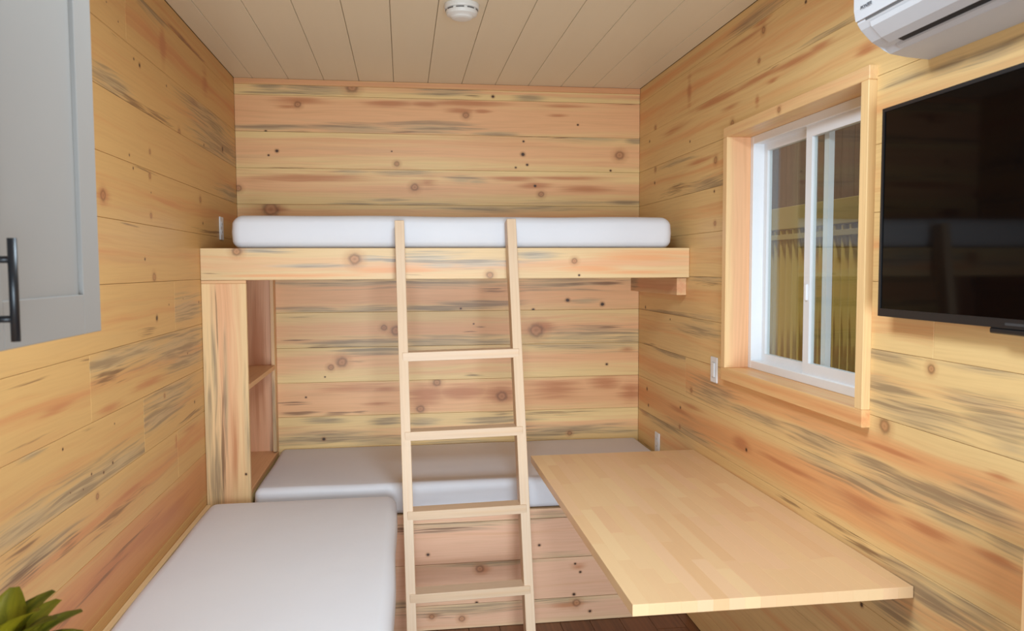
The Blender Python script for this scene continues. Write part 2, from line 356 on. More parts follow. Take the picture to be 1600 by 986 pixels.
FIG_RAIL = [
('k',-0.745,1.825,0.0202),('k',-0.221,1.789,0.0266),('g',-0.638,1.828,0.135,0.0145),('g',-0.435,1.76,0.177,0.0088),('n',-0.864,1.727,0.042,0.0043),
('g',-0.137,1.792,0.082,0.0148),('g',-0.052,1.785,0.059,0.0119),('r',-0.522,1.714,0.356,0.0117),('r',-0.076,1.738,0.153,0.0149),
('g',0.126,1.794,0.143,0.0269),('g',0.18,1.761,0.09,0.012),('g',0.379,1.769,0.189,0.0211),('k',0.408,1.712,0.0167),('k',0.817,1.778,0.0138),
('d',0.84,1.709,0.0062),('g',0.631,1.802,0.093,0.0244),('r',0.031,1.735,0.125,0.0119),('n',0.069,1.716,0.054,0.0036),('r',1.11,1.795,0.305,0.0279),
('r',1.143,1.723,0.258,0.0155),('r',0.919,1.74,0.158,0.0216),
]
LADDER_Z = [1.377, 1.026, 0.682, 0.333]
LEAVES = [(20,30,.17,.16),(75,40,.16,.17),(125,35,.15,.16),(170,30,.16,.15),(215,45,.15,.17),(260,35,.17,.16),(310,30,.16,.15),(350,55,.15,.20),(45,60,.15,.21),(100,62,.14,.22),(150,58,.14,.21),(200,65,.13,.22),(30,48,.17,.18),(62,50,.16,.19),(88,28,.17,.15),(5,42,.16,.18),(335,60,.14,.22)]

# ------------------------------------------------------------------ room shell
M_back = plain('bare_sheathing', (150, 112, 74), 0.8)
M_dark = plain('dark_gap', (60, 42, 28), 0.9)

floor = struct(box('floor', (XL-.1, YF-.1, -.1), (XR+.1, YB+.1, -.012), M_dark), 'dark brown plank floor under the bench and table')
wall_left = struct(box('wall_left', (XL-.12, YF, 0), (XL-.019, YB+.12, ZC+.06), M_back), 'golden pine plank wall on the left')
wall_back = struct(box('wall_back', (XL-.019, YB+.019, 0), (XR+.019, YB+.12, ZC+.06), M_back), 'pine plank wall with grey streaks behind the bunks')
bm = bmesh.new()
WY0, WY1, WZ0, WZ1 = 2.182, 3.245, 1.257, 2.339        # outside of the window lining
x0, x1 = XR+.019, XR+.12
for lo, hi in (((x0, YF, 0), (x1, WY0, ZC+.06)), ((x0, WY1, 0), (x1, YB+.12, ZC+.06)), ((x0, WY0, 0), (x1, WY1, WZ0)), ((x0, WY0, WZ1), (x1, WY1, ZC+.06))):
    add_box(bm, lo, hi)
wall_right = struct(new_obj('wall_right', bm, M_back), 'pine plank wall on the right with the window and television')
# near wall, behind the camera, with the open doorway the daylight comes through
bm = bmesh.new()
for lo, hi in (((XL-.019, YF-.1, 0), (-.6, YF, ZC+.06)), ((1.1, YF-.1, 0), (XR+.019, YF, ZC+.06)), ((-.6, YF-.1, 2.35), (1.1, YF, ZC+.06))):
    add_box(bm, lo, hi)
wall_front = struct(new_obj('wall_front', bm, plain('pale_grey_paint', (205, 204, 202), 0.5)), 'pale grey wall with an open doorway behind the camera')
ceiling = struct(box('ceiling', (XL-.019, YF, ZC+.016), (XR+.019, YB+.019, ZC+.06), M_back), 'cream painted plank ceiling')

def localise(figs, s0, s1, z0, z1, sc, zc):
    """the figures whose middle lies on this board, moved into its own frame"""
    out = []
    for f in figs:
        if s0 <= f[1] <= s1 and z0 <= f[2] < z1:
            g = f[3:]
            if f[0] == 'g': g = (g[0]*1.2, g[1]*1.3)      # stain fades out beyond the marked core
            out.append((f[0], f[1]-sc, f[2]-zc, *g))
    return out

SEAMS = [0.0, .115, .31, .505, .705, .905, 1.10, 1.298, 1.498, 1.70, 1.905, 2.105, 2.305, 2.505, 2.705, ZC]
GAP = .0005
def board(parent, axis, s0, s1, z0, z1, figs, heart, stain, face, hole=None, **kw):
    """one wall board; axis 'x' (back wall) or 'y' (side walls); face = coordinate of the room-side face"""
    sc, zc = (s0+s1)/2, (z0+z1)/2
    a, h, T = (s1-s0)/2-.0004, (z1-z0)/2-GAP, .018
    m = pine('pine_board', h, heart, localise(figs, s0, s1, z0, z1, sc, zc), stain=stain, **kw)
    if axis == 'x': loc, rot, f = (sc, face+T/2, zc), (0, 0, 0), -1
    else:
        loc = (face + (T/2 if face > 0 else -T/2), sc, zc); rot = (0, 0, math.pi/2); f = 1 if face > 0 else -1
    if hole is None:
        bm = box_bm((-a, -T/2, -h), (a, T/2, h), .0011)
    else:                       # notched round the window
        y0, y1, w0, w1 = hole[0]-sc, hole[1]-sc, hole[2]-zc, hole[3]-zc
        bm = bmesh.new()
        for lo, hi in (((-a, -h), (y0, h)), ((y1, -h), (a, h)), ((y0, -h), (y1, min(max(w0, -h), h))), ((y0, max(min(w1, h), -h)), (y1, h))):
            if hi[0]-lo[0] > .002 and hi[1]-lo[1] > .002: add_box(bm, (lo[0], -T/2, lo[1]), (hi[0], T/2, hi[1]))
    return under(new_obj('plank', bm, m, None, loc, rot), parent)

# back wall: full-width boards (heart share, stain) from the floor up
BACK_TONE = {0: (.4, .2), 1: (.4, .2), 2: (.4, .2), 3: (.5, .3), 4: (.25, .45), 5: (.75, .1), 6: (.42, .1), 7: (.45, .2), 8: (.62, .35), 9: (.5, .2), 10: (.5, .2), 11: (.45, .15), 12: (.5, .15), 13: (.72, .12), 14: (.25, .25)}
for i in range(15):
    hb, st = BACK_TONE[i]
    board(wall_back, 'x', XL, XR, SEAMS[i], SEAMS[i+1], FIG_BACK, hb, st, YB, sap=(237, 200, 138), hrt=(238, 180, 129))
# side walls: butt joints where the photograph shows them
LEFT_J = {13: [2.821, .6], 9: [], 8: [3.288, .9], 7: [2.414, .2], 6: [2.874, .5], 5: [3.269, 1.0], 12: [.9], 11: [.3], 10: [1.2]}
LEFT_T = {4: [(.75, .1)], 5: [(.35, .2), (.35, .15)], 6: [(.12, .05), (.15, .3)], 7: [(.22, .05), (.2, .35)], 8: [(.12, .05), (.15, .25)], 3: [(.4, .8)], 13: [(.15, .03), (.25, .05)], 12: [(.15, .1)]}
def side_wall(parent, face, figs, joints, tones, sap, hrt):
    for i in range(15):
        cuts = [YF] + sorted(joints.get(i, [R.uniform(.2, 1.3)])) + [YB]
        n = len(cuts)-1
        for k in range(n):
            tt = tones.get(i, [(.2, .1)]); hb, st = tt[min(max(k-(n-len(tt)), 0), len(tt)-1)]
            z0, z1 = SEAMS[i], SEAMS[i+1]
            hole = None
            if face > 0 and z1 > WZ0 and z0 < WZ1 and cuts[k] < WY1 and cuts[k+1] > WY0:
                if WZ0 <= z0 and WZ1 >= z1:       # board stops either side of the window
                    if cuts[k] < WY0: board(parent, 'y', cuts[k], WY0, z0, z1, figs, hb, st, face, sap=sap, hrt=hrt)
                    if cuts[k+1] > WY1: board(parent, 'y', WY1, cuts[k+1], z0, z1, figs, hb, st, face, sap=sap, hrt=hrt)
                    continue
                hole = (WY0, WY1, WZ0, WZ1)
            board(parent, 'y', cuts[k], cuts[k+1], z0, z1, figs, hb, st, face, hole, sap=sap, hrt=hrt)
side_wall(wall_left, XL, FIG_LEFT, LEFT_J, LEFT_T, (215, 169, 107), (209, 143, 90))
RIGHT_J = {6: [3.743, .9], 8: [1.901], 7: [.8], 5: [.7], 4: [.9], 13: [.4], 12: [.5], 9: [], 10: [], 11: []}
RIGHT_T = {3: [(.3, .3)], 4: [(.3, .35)], 5: [(.5, .15)], 6: [(.55, .1), (.45, .1), (.35, .1)], 7: [(.15, .15), (.2, .1)], 8: [(.2, .1), (.25, .1)], 13: [(.3, .05)], 14: [(.35, .3)], 12: [(.2, .05)]}
side_wall(wall_right, XR, FIG_RIGHT, RIGHT_J, RIGHT_T, (231, 194, 134), (228, 167, 111))

# painted ceiling boards running front to back
t = NT('cream_ceiling_paint')
v = t.noise(t.vec('MULTIPLY', t.obj(), (1, 30, 30)), 1, 2)
M_ceil = t.fin(t.mix(t.rng(v, .3, .7, 0, .12), lin(234, 220, 194), lin(226, 210, 180)), 0.38, 0.4)
xs = [XL] + [XL+.101+.1915*k for k in range(12) if XL+.101+.1915*k < XR-.03] + [XR]
for a, b in zip(xs, xs[1:]):
    h, L = (b-a)/2-.0010, (YB-YF)/2
    under(new_obj('plank', box_bm((-L, -h, -.008), (L, h, .008), .0016), M_ceil, None, ((a+b)/2, (YB+YF)/2, ZC+.008), (0, 0, math.pi/2)), ceiling)
# floor boards
M_floor = plain_wood('dark_floor_wood', (126, 82, 52), (70, 42, 26), 0.9, 0.4, 0.5, tints=[(96, 60, 38), (140, 94, 62), (110, 70, 44), (152, 106, 72)])
w = .15
k = 0; x = XL
while x < XR-.01:
    y = YF - R.uniform(0, 1.0)
    while y < YB:
        y2 = y + 1.2
        a, b = max(y, YF), min(y2, YB)
        if b-a > .02:
            under(new_obj('plank', box_bm((-(b-a)/2+.001, -(min(w, XR-x))/2+.001, -.006), ((b-a)/2-.001, min(w, XR-x)/2-.001, .006), .001), M_floor, None, (x+min(w, XR-x)/2, (a+b)/2, -.006), (0, 0, math.pi/2)), floor)
        y = y2
    x += w
# thin strip where the back wall meets the ceiling
M_trim = pine('pine_strip', .02, .6, [], stain=.05, sap=(228, 178, 124), hrt=(222, 160, 112))
tr = struct(box('trim_1', (XL+.001, YB-.014, 2.760), (XR-.001, YB-.0005, ZC-.0005), M_trim, bev=.003), 'thin pine strip between back wall and ceiling')

# ------------------------------------------------------------------ window in the right wall
win = struct(empty('window_1', (XR, (WY0+WY1)/2, WZ0)), 'white sliding window with deep pine lining')
WO = Vector(win.location)
def wbox(name, lo, hi, mat, bev=.0, axis='y', parent=None):
    p = parent or win
    base = WO if parent is None else WO + Vector(parent.location)
    return box(name, [a-b for a, b in zip(lo, base)], [a-b for a, b in zip(hi, base)], mat, p, bev, 1, axis)
PJ = XR-.026
M_jamb = pine('clear_pine_lining', .05, .3, [('k', .03, .0, .011)], stain=.03, sap=(236, 196, 140), hrt=(232, 178, 128))
M_jamb2 = pine('clear_pine_lining_pinkish', .05, .75, [], stain=.03, sap=(238, 196, 142), hrt=(234, 178, 132))
wbox('jamb', (PJ, WY1-.04, 1.311), (1.52, WY1, 2.297), M_jamb2, .002, 'z')
wbox('jamb', (PJ, WY0, 1.311), (1.52, WY0+.04, 2.297), M_jamb, .002, 'z')
wbox('head', (PJ, WY0-.002, 2.297), (1.52, WY1, WZ1), M_jamb, .002, 'y')
wbox('sill', (PJ, WY0-.002, WZ0), (1.52, WY1, 1.311), pine('pine_sill', .05, .35, [], stain=.05, sap=(232, 186, 128), hrt=(224, 158, 104)), .002, 'y')
M_vinyl = plain('white_vinyl', (236, 236, 238), .35)
a0, a1, b0, b1 = WY0+.04, WY1-.04, 1.311, 2.297
FX = 1.474
wf = wbox('frame', (FX, a1-.028, b0), (1.56, a1, b1), M_vinyl, .002, 'z')
for lo, hi in (((FX, a0, b0), (1.56, a0+.028, b1)), ((FX, a0+.028, b0), (1.56, a1-.028, b0+.034)), ((FX, a0+.028, b1-.034), (1.56, a1-.028, b1))):
    wbox('frame', lo, hi, M_vinyl, .002, 'y')
def glass():
    t = NT('window_glass')
    t.n.remove(t.b)
    fr = t.n.new('ShaderNodeFresnel')          # same reflectance on both faces of the thin pane
    gi = t.n.new('ShaderNodeNewGeometry')
    t.l.new(t.rng(gi.outputs['Backfacing'], 0, 1, 1.45, 1/1.45, False), fr.inputs[0])
    tb = t.n.new('ShaderNodeBsdfTransparent'); tb.inputs[0].default_value = (.93, .96, .95, 1)
    gb = t.n.new('ShaderNodeBsdfGlossy'); gb.inputs['Roughness'].default_value = 0.01
    mx = t.n.new('ShaderNodeMixShader')
    t.l.new(fr.outputs[0], mx.inputs[0]); t.l.new(tb.outputs[0], mx.inputs[1]); t.l.new(gb.outputs[0], mx.inputs[2])
    t.l.new(mx.outputs[0], t.n['Material Output'].inputs[0])
    return t.m
M_glass = glass()
def sash(name, x0, x1, y0, y1, z0, z1, w):
    bm = bmesh.new()
    add_box(bm, (x0, y0, z0), (x1, y0+w, z1)); add_box(bm, (x0, y1-w, z0), (x1, y1, z1))
    add_box(bm, (x0, y0+w, z0), (x1, y1-w, z0+w)); add_box(bm, (x0, y0+w, z1-w), (x1, y1-w, z1))
    bmesh.ops.translate(bm, verts=bm.verts, vec=-WO)
    o = new_obj(name, bm, M_vinyl, win)
    xm = (x0+x1)/2
    gbm = box_bm((xm-.002, y0+w-.003, z0+w-.003), (xm+.002, y1-w+.003, z1-w+.003))
    bmesh.ops.translate(gbm, verts=gbm.verts, vec=-WO)
    new_obj('pane', gbm, M_glass, o)
    return o
sash('sash', 1.486, 1.508, a0+.028, 2.760, b0+.034, b1-.034, .042)
sash('sash', 1.522, 1.544, 2.665, a1-.028, b0+.034, b1-.034, .030)
wbox('latch', (1.478, 2.728, 1.62), (1.487, 2.742, 1.68), M_vinyl, .002, 'z')

# ------------------------------------------------------------------ outside the window
ground = struct(box('ground', (XR+.12, -3, -.25), (9, 16, -.15), plain('gravel_ground', (120, 112, 100), .9)), 'grey ground outside the window')
bm = bmesh.new()
Y0, Y1, P = 2.6, 9.0, .085
n = int((Y1-Y0)/P*8)
prev = None
for i in range(n+1):
    y = Y0+(Y1-Y0)*i/n; xo = .018*math.sin(2*math.pi*(y-Y0)/P)
    c = [bm.verts.new((2.60+xo, y, z)) for z in (-.1, 1.995)]
    d2 = [bm.verts.new((2.604+xo, y, z)) for z in (-.1, 1.995)]
    if prev:
        bm.faces.new((prev[0][0], c[0], c[1], prev[0][1])); bm.faces.new((prev[1][1], d2[1], d2[0], prev[1][0]))
        bm.faces.new((prev[0][1], c[1], d2[1], prev[1][1]))
    prev = (c, d2)
M_sheet = plain('olive_yellow_sheet_metal', (206, 166, 52), .16, .8, .45)
fence = empty('corrugated_fence', (2.60, 5.8, -.15))
sh = new_obj('corrugated_sheet', bm, M_sheet, smooth=True); under(sh, fence)
M_cap = plain('olive_yellow_painted_rail', (188, 150, 40), .4)
under(box('cap_rail', (2.575, Y0, 2.00), (2.63, Y1, 2.15), M_cap, bev=.004, axis='y'), fence)
under(box('lower_rail', (2.568, Y0, 1.93), (2.581, Y1, 1.965), M_cap, bev=.002, axis='y'), fence)
for y in (3.0, 5.0, 7.0, 8.9):
    under(box('post', (2.63, y-.04, -.15), (2.70, y+.04, 2.1), M_cap, axis='z'), fence)
tag(fence, 'yellow corrugated metal fence seen through the window', 'fence')
shed = empty('timber_building', (4.6, 8, -.15))
M_shed = plain_wood('weathered_brown_boards', (118, 84, 56), (74, 52, 36), .8, .6, .45, tints=[(96, 70, 48), (132, 96, 64), (112, 74, 44), (124, 96, 72)])
y = 3.0
while y < 13:
    under(box('board', (4.6, y, -.15), (4.63, y+.235, 5.0), M_shed, axis='z'), shed); y += .24
under(box('frame_wall', (4.63, 3.0, -.15), (4.75, 13, 5.0), M_dark), shed)
under(box('eave_beam', (4.2, 3.0, 4.2), (4.6, 13, 4.35), M_shed, axis='y'), shed)
tag(shed, 'brown board building beyond the yellow fence, seen through the window', 'building')

# ------------------------------------------------------------------ upper bunk
bunk = empty('upper_bunk', ((XL+XR)/2, 4.1, 1.70))
def ubox(parent, name, lo, hi, mat, bev=.0015, axis='x', seg=1):
    return under(box(name, lo, hi, mat, None, bev, seg, axis), parent)
rc, rz = (XL+XR)/2, (1.695+1.840)/2
M_rail = pine('bunk_rail_pine', .072, .30, [(f[0], f[1]-rc, f[2]-rz, *f[3:]) for f in FIG_RAIL], stain=.08, sap=(226, 191, 141), hrt=(228, 176, 132), red=(230, 160, 108), grey=(168, 158, 144))
ubox(bunk, 'front_rail', (XL+.001, 3.700, 1.695), (XR-.001, 3.738, 1.840), M_rail, .002)
M_ledg = pine('ledger_pine', .04, .5, [('g', .35, 0, .08, .04)], stain=.1, sap=(224, 180, 132), hrt=(216, 158, 116))
lg = ubox(bunk, 'wall_ledger', (XR-.05, 3.740, 1.607), (XR-.0005, YB-.0005, 1.692), M_ledg, .002, 'y')
ubox(bunk, 'wall_ledger', (XL+.0005, 3.76, 1.60), (XL+.04, YB-.03, 1.69), M_ledg, .002, 'y')
ubox(bunk, 'deck', (XL+.002, 3.739, 1.815), (XR-.002, YB-.001, 1.834), plain_wood('deck_plywood', (216, 178, 130), (190, 150, 104), .4), 0)
tag(bunk, 'upper bunk with a long knotty pine front rail across the room', 'bunk bed')

def cushion(name, lo, hi, r, mat, seed=0, sag=.004, nx=44, ny=24, nz=8):
    """foam mattress in a cover: rounded box, slightly uneven"""
    rr = random.Random(seed)
    ph = [rr.uniform(0, 6.28) for _ in range(8)]
    bm = bmesh.new(); add_box(bm, (-1, -1, -1), (1, 1, 1))
    h = [(b-a)/2 for a, b in zip(lo, hi)]; c = [(a+b)/2 for a, b in zip(lo, hi)]
    bm.free(); bm = bmesh.new()
    cache = {}
    def vert(p):
        key = tuple(round(v, 5) for v in p)
        if key in cache: return cache[key]
        q = [p[i]*h[i] for i in range(3)]
        inner = [max(-(h[i]-r), min(h[i]-r, q[i])) for i in range(3)]
        d = Vector(q)-Vector(inner)
        if d.length > 1e-6:
            # cube-to-sphere on the rounded part
            a = [d[i]/r for i in range(3)]
            m = max(abs(v) for v in a); l = math.sqrt(sum(v*v for v in a))
            d = d * (m/l)
        q = Vector(inner)+d
        x, y, z = q
        bulge = 1 - (z/h[2])**2
        q.x += (0.008*bulge + sag*math.sin(y*9+ph[0]))*(1 if x > 0 else -1)*min(1, abs(x/h[0])**8)
        q.y += (0.008*bulge + sag*math.sin(x*7+ph[1])+sag*.5*math.sin(x*17+ph[2]))*(1 if y > 0 else -1)*min(1, abs(y/h[1])**8)
        if z > 0: q.z += sag*.5*(math.sin(x*4.3+ph[3])*math.sin(y*5.1+ph[4]) + .5*math.sin(x*11+ph[5]+y*3))
        v = bm.verts.new(q); cache[key] = v
        return v
    def lin_(n, hh):
        # denser near the ends for the rounding
        e = min(.45, r/hh/1.0)
        k = 4
        a = [-1+e*i/k for i in range(k)]; mid = [-1+e+(2-2*e)*i/(n-2*k) for i in range(n-2*k+1)]
        return a+mid+[-v for v in reversed(a)]
    gx, gy, gz = lin_(nx, h[0]), lin_(ny, h[1]), lin_(max(nz, 10), h[2])
    def grid(A, B, f):
        for i in range(len(A)-1):
            for j in range(len(B)-1):
                vs = [vert(f(A[i], B[j])), vert(f(A[i+1], B[j])), vert(f(A[i+1], B[j+1])), vert(f(A[i], B[j+1]))]
                if len(set(vs)) == 4: bm.faces.new(vs)
    for s in (-1, 1):
        grid(gx, gy, lambda a, b: (a, b, s)); grid(gx, gz, lambda a, b: (a, s, b)); grid(gy, gz, lambda a, b: (s, a, b))
    return new_obj(name, bm, mat, None, c, smooth=True)
def cover(name, c):
    t = NT(name)
    co = t.obj()
    v = t.noise(co, 3, 3)
    col = t.mix(t.rng(v, .3, .7, 0, .25), lin(*c), lin(c[0]-8, c[1]-8, c[2]-6))
    t.bump(t.math('ADD', t.noise(co, 9, 3), t.math('MULTIPLY', t.noise(co, 300, 2), .05)), .22, .01)
    return t.fin(col, .62, .25)
M_cov = cover('white_mattress_cover', (222, 219, 221))
m1 = cushion('mattress', (-.775, 3.735, 1.836), (1.318, 4.50, 1.992), .045, M_cov, 3)
tag(m1, 'white mattress on the upper bunk behind the ladder top', 'mattress')
m2 = cushion('mattress', (-.690, 3.702, .578), (1.372, 4.532, .727), .028, M_cov, 5, .002)
tag(m2, 'white mattress on the low bench along the back wall', 'mattress')
m3 = cushion('mattress', (-.868, 1.66, .557), (-.048, 3.60, .706), .042, M_cov, 8, .0025, 24, 44)
tag(m3, 'white mattress nearest the camera, along the left wall', 'mattress')

# ------------------------------------------------------------------ benches under the lower mattresses
bench = empty('back_bench', (.34, 4.1, 0))
for (z0, z1), hb in zip(((0.001, .122), (.122, .325), (.325, .525), (.525, .574)), (.55, .8, .85, .6)):
    sc, zc = (-.70+XR)/2, (z0+z1)/2
    mb = pine('bench_front_pine', (z1-z0)/2, hb, localise(FIG_BENCH, -.7, XR, z0, z1, sc, zc), stain=.15, sap=(226, 188, 146), hrt=(226, 176, 142))
    ubox(bench, 'plank', (-.70, 3.702, z0+.0008), (XR-.001, 3.720, z1-.0008), mb, .0014)
ubox(bench, 'deck', (-.70, 3.721, .556), (XR-.002, YB-.001, .574), plain_wood('bench_deck', (210, 170, 122), (180, 140, 96), .4), 0)
ubox(bench, 'end_panel', (-.70, 3.721, .002), (-.68, YB-.002, .555), M_ledg, 0, 'y')
tag(bench, 'low pine plank bench along the back wall under the upper bunk', 'bench')
side = empty('side_bench', (-.48, 2.6, 0))
for i, (z0, z1) in enumerate(((.001, .15), (.15, .35), (.35, .534))):
    mb = pine('bench_side_pine', (z1-z0)/2, .7, [], stain=.15)
    ubox(side, 'plank', (-.082, 1.62, z0+.001), (-.064, 3.69, z1-.001), mb, .0014, 'y')
ubox(side, 'deck', (XL+.002, 1.62, .535), (-.064, 3.69, .555), plain_wood('bench_deck', (220, 182, 136), (190, 150, 104), .4), 0, 'y')
ubox(side, 'wall_cleat', (XL+.001, 1.62, .556), (XL+.022, 3.69, .668), pine('cleat_pine', .05, .3, [], sap=(232, 196, 146), stain=.1), .002, 'y')
ubox(side, 'end_panel', (XL+.002, 1.62, .002), (-.083, 1.64, .534), M_ledg, 0)
tag(side, 'low pine bench against the left wall, carrying the nearest mattress', 'bench')

# ------------------------------------------------------------------ bookcase that carries the bunk at the left
M_sh = pine('shelf_pine', .1, .5, [], stain=.05)
bc = empty('bunk_bookcase', (-.8, 4.1, 0))
M_post = pine('grey_streaked_post_pine', .098, .35, [('g', .2, .082, .30, .018), ('g', -.04, .06, .16, .035), ('g', .32, .0, .24, .010), ('r', .05, -.03, .26, .016), ('d', -.04, -.078, .007), ('n', .65, .035, .12, .006), ('g', .45, .05, .2, .01), ('g', .1, -.09, .3, .012), ('n', .1, .02, .25, .007)], stain=.1, sap=(236, 197, 144), hrt=(234, 178, 132))
ubox(bc, 'front_panel', (XL+.001, 3.703, .001), (-.709, 3.723, 1.680), M_post, .002, 'z')
ubox(bc, 'rail', (XL+.001, 3.7045, 1.6805), (-.709, 3.723, 1.694), M_sh, .001, 'x')
M_in = pine('bookcase_inside_pine', .1, .8, [('g', -.3, -.07, .3, .02), ('k', -.30, .02, .008), ('r', .4, 0, .4, .05)], stain=.1, sap=(236, 196, 150), hrt=(232, 172, 130))
ubox(bc, 'back_panel', (XL+.001, 4.512, .001), (-.709, 4.532, 1.694), M_in, .001, 'z')
ubox(bc, 'stile', (-.728, 4.455, .728), (-.709, 4.511, 1.694), pine('bookcase_stile_pine', .03, .5, [('g', -.4, 0, .35, .03)], stain=.15), .001, 'z')
ubox(bc, 'shelf', (XL+.001, 3.724, 1.190), (-.709, 4.454, 1.214), M_sh, .0015, 'y')
ubox(bc, 'bottom_shelf', (XL+.001, 3.724, .700), (-.709, 4.511, .722), M_sh, .0015, 'y')
ubox(bc, 'side_panel', (-.727, 3.724, .001), (-.709, 4.511, .699), M_sh, 0, 'y')
tag(bc, 'tall narrow pine bookcase holding up the left end of the upper bunk', 'bookcase')

# ------------------------------------------------------------------ ladder
lad = empty('bunk_ladder', (.0215, 3.262, 0.003), (-.1835, -.018, 0))
M_lad = pine('pale_ladder_pine', .03, .15, [], stain=.0, sap=(216, 184, 150), hrt=(214, 178, 142), red=(220, 176, 124))
M_rung = pine('pale_rung_pine', .03, .2, [], stain=.0, sap=(217, 185, 152), hrt=(214, 178, 142), red=(220, 176, 124))
W_, D_, SEP, LEN = .043, .084, .515, 1.995
for x in (0, SEP):
    box('rail', (x-W_/2, 0, 0), (x+W_/2, D_, LEN), M_lad, lad, .002, 1, 'z')
for zr in LADDER_Z:
    r_ = box('rung', (-.004, -.0035, zr-.020), (SEP+.006, D_-.006, zr+.020), M_rung, lad, .0015)
    r_.rotation_euler = (.1835, 0, 0)          # treads are level although the ladder leans
tag(lad, 'pale pine ladder leaning on the upper bunk rail', 'ladder')

# ------------------------------------------------------------------ fold-out table
tab = empty('wall_table', (.99, 2.78, .826))
TX0, TX1, TY0, TY1, TZ0, TZ1 = .588, XR-.002, 1.953, 3.617, .826, .858
tin = [(231, 193, 146), (226, 183, 140), (234, 200, 154), (221, 175, 131), (232, 190, 152), (228, 188, 144)]
M_stave = plain_wood('oiled_beech_stave', (230, 192, 140), (212, 166, 114), .30, .30, .8, tints=tin)
rows = 18
rw = (TX1-TX0)/rows
started = False
for i in range(rows):
    y = TY0 - R.uniform(0, .3)
    while y < TY1-.001:
        L = R.uniform(.28, .52)
        a, b = max(y, TY0), min(y+L, TY1)
        if TY1-b < .06: b = TY1
        if a-TY0 < .05 and b-a < .06: y += L; continue
        if a-TY0 < .09 and a > TY0 and not started: a = TY0
        started = True
        xa, xb = TX0+i*rw, TX0+(i+1)*rw
        under(box('stave', (xa, a, TZ0), (xb, b, TZ1), M_stave, None, .0004, 1, 'y'), tab)
        y = b
        if b >= TY1: break
    started = False
ubox(tab, 'wall_cleat', (XR-.045, 2.45, .795), (XR-.002, 3.52, .825), M_ledg, .002, 'y')
tag(tab, 'butcher block table fixed to the right wall, in front of the back bench', 'table')

# ------------------------------------------------------------------ television
tv = empty('television', (XR-.03, 1.56, 1.6))
M_bez = plain('black_tv_plastic', (24, 25, 28), .35, .5)
M_scr = plain('glossy_black_screen', (7, 5, 5), .05, .15)
ty0, ty1, tz0, tz1 = 1.045, 2.075, 1.604, 2.187
bm = bmesh.new()
add_box(bm, (1.349, ty0, tz0), (1.372, ty1, tz1))
bw = .010
for lo, hi in (((1.344, ty0, tz0), (1.349, ty1, tz0+.022)), ((1.344, ty0, tz1-bw), (1.349, ty1, tz1)), ((1.344, ty0, tz0+.022), (1.349, ty0+bw, tz1-bw)), ((1.344, ty1-bw, tz0+.022), (1.349, ty1, tz1-bw))):
    add_box(bm, lo, hi)
under(new_obj('body', bm, M_bez), tv)
ubox(tv, 'screen', (1.3468, ty0+bw, tz0+.022), (1.3488, ty1-bw, tz1-bw), M_scr, 0, 'y')
ubox(tv, 'logo_tab', (1.345, 1.475, tz0-.014), (1.362, 1.645, tz0-.0004), M_bez, .003, 'y')
ubox(tv, 'logo_mark', (1.3434, 1.525, tz0+.007), (1.3439, 1.595, tz0+.013), plain('dim_grey_print', (58, 58, 60), .5), 0, 'y')
ubox(tv, 'wall_bracket', (1.3725, 1.40, 1.75), (XR-.0005, 1.72, 2.05), M_bez, .002, 'y')
tag(tv, 'black flat television on the right wall beside the window', 'television')

# ------------------------------------------------------------------ mini-split air conditioner
ac = empty('air_conditioner', (XR-.1, 1.55, 2.30))
M_ac = plain('white_plastic', (200, 198, 200), .35, .4)
M_slot = plain('dark_outlet', (40, 40, 44), .6)
AY1, AY0 = 1.955, 1.12
def extrude_profile(name, prof, y0, y1, mat, bev=0.0):
    bm = bmesh.new()
    a = [bm.verts.new((XR-d, y0, z)) for d, z in prof]; b = [bm.verts.new((XR-d, y1, z)) for d, z in prof]
    bm.faces.new(a); bm.faces.new(b)
    for i in range(len(prof)):
        bm.faces.new((a[i], a[(i+1) % len(prof)], b[(i+1) % len(prof)], b[i]))
    if bev: bmesh.ops.bevel(bm, geom=[e for e in bm.edges if abs(e.verts[0].co.y-e.verts[1].co.y) < 1e-6], offset=bev, segments=2, affect='EDGES', profile=.5)
    return under(new_obj(name, bm, mat), ac)
z = lambda v: v + EYE
extrude_profile('body', [(.0005, z(.84)), (.17, z(.84)), (.205, z(.82)), (.2115, z(.75)), (.2115, z(.66)), (.206, z(.632)), (.196, z(.617)), (.165, z(.588)), (.142, z(.578)), (.128, z(.574)), (.112, z(.560)), (.06, z(.554)), (.0005, z(.549))], AY0, AY1, M_ac, .004)
extrude_profile('front_panel', [(.2125, z(.80)), (.2165, z(.795)), (.2175, z(.72)), (.2165, z(.665)), (.2115, z(.638)), (.2075, z(.640)), (.2125, z(.665))], AY0+.002, AY1-.002, M_ac, .001)
extrude_profile('panel_gap_shade', [(.2078, z(.6370)), (.2073, z(.6325)), (.2035, z(.6325)), (.2040, z(.6370))], AY0+.02, AY1-.04, plain('groove_shade_grey', (96, 94, 94), .6))  # grey strip: shade of the groove under the front panel, put in as colour
extrude_profile('outlet_flap', [(.2045, z(.6245)), (.200, z(.612)), (.172, z(.586)), (.150, z(.574)), (.149, z(.577)), (.166, z(.5895)), (.197, z(.6185))], AY0+.04, AY1-.055, M_ac, .001)
extrude_profile('outlet_slot', [(.1475, z(.5795)), (.1465, z(.576)), (.130, z(.5715)), (.1285, z(.5755))], AY0+.045, AY1-.085, M_slot)
extrude_profile('outlet_lip', [(.129, z(.5735)), (.1285, z(.567)), (.118, z(.561)), (.116, z(.564))], AY0+.04, AY1-.055, M_ac, .001)
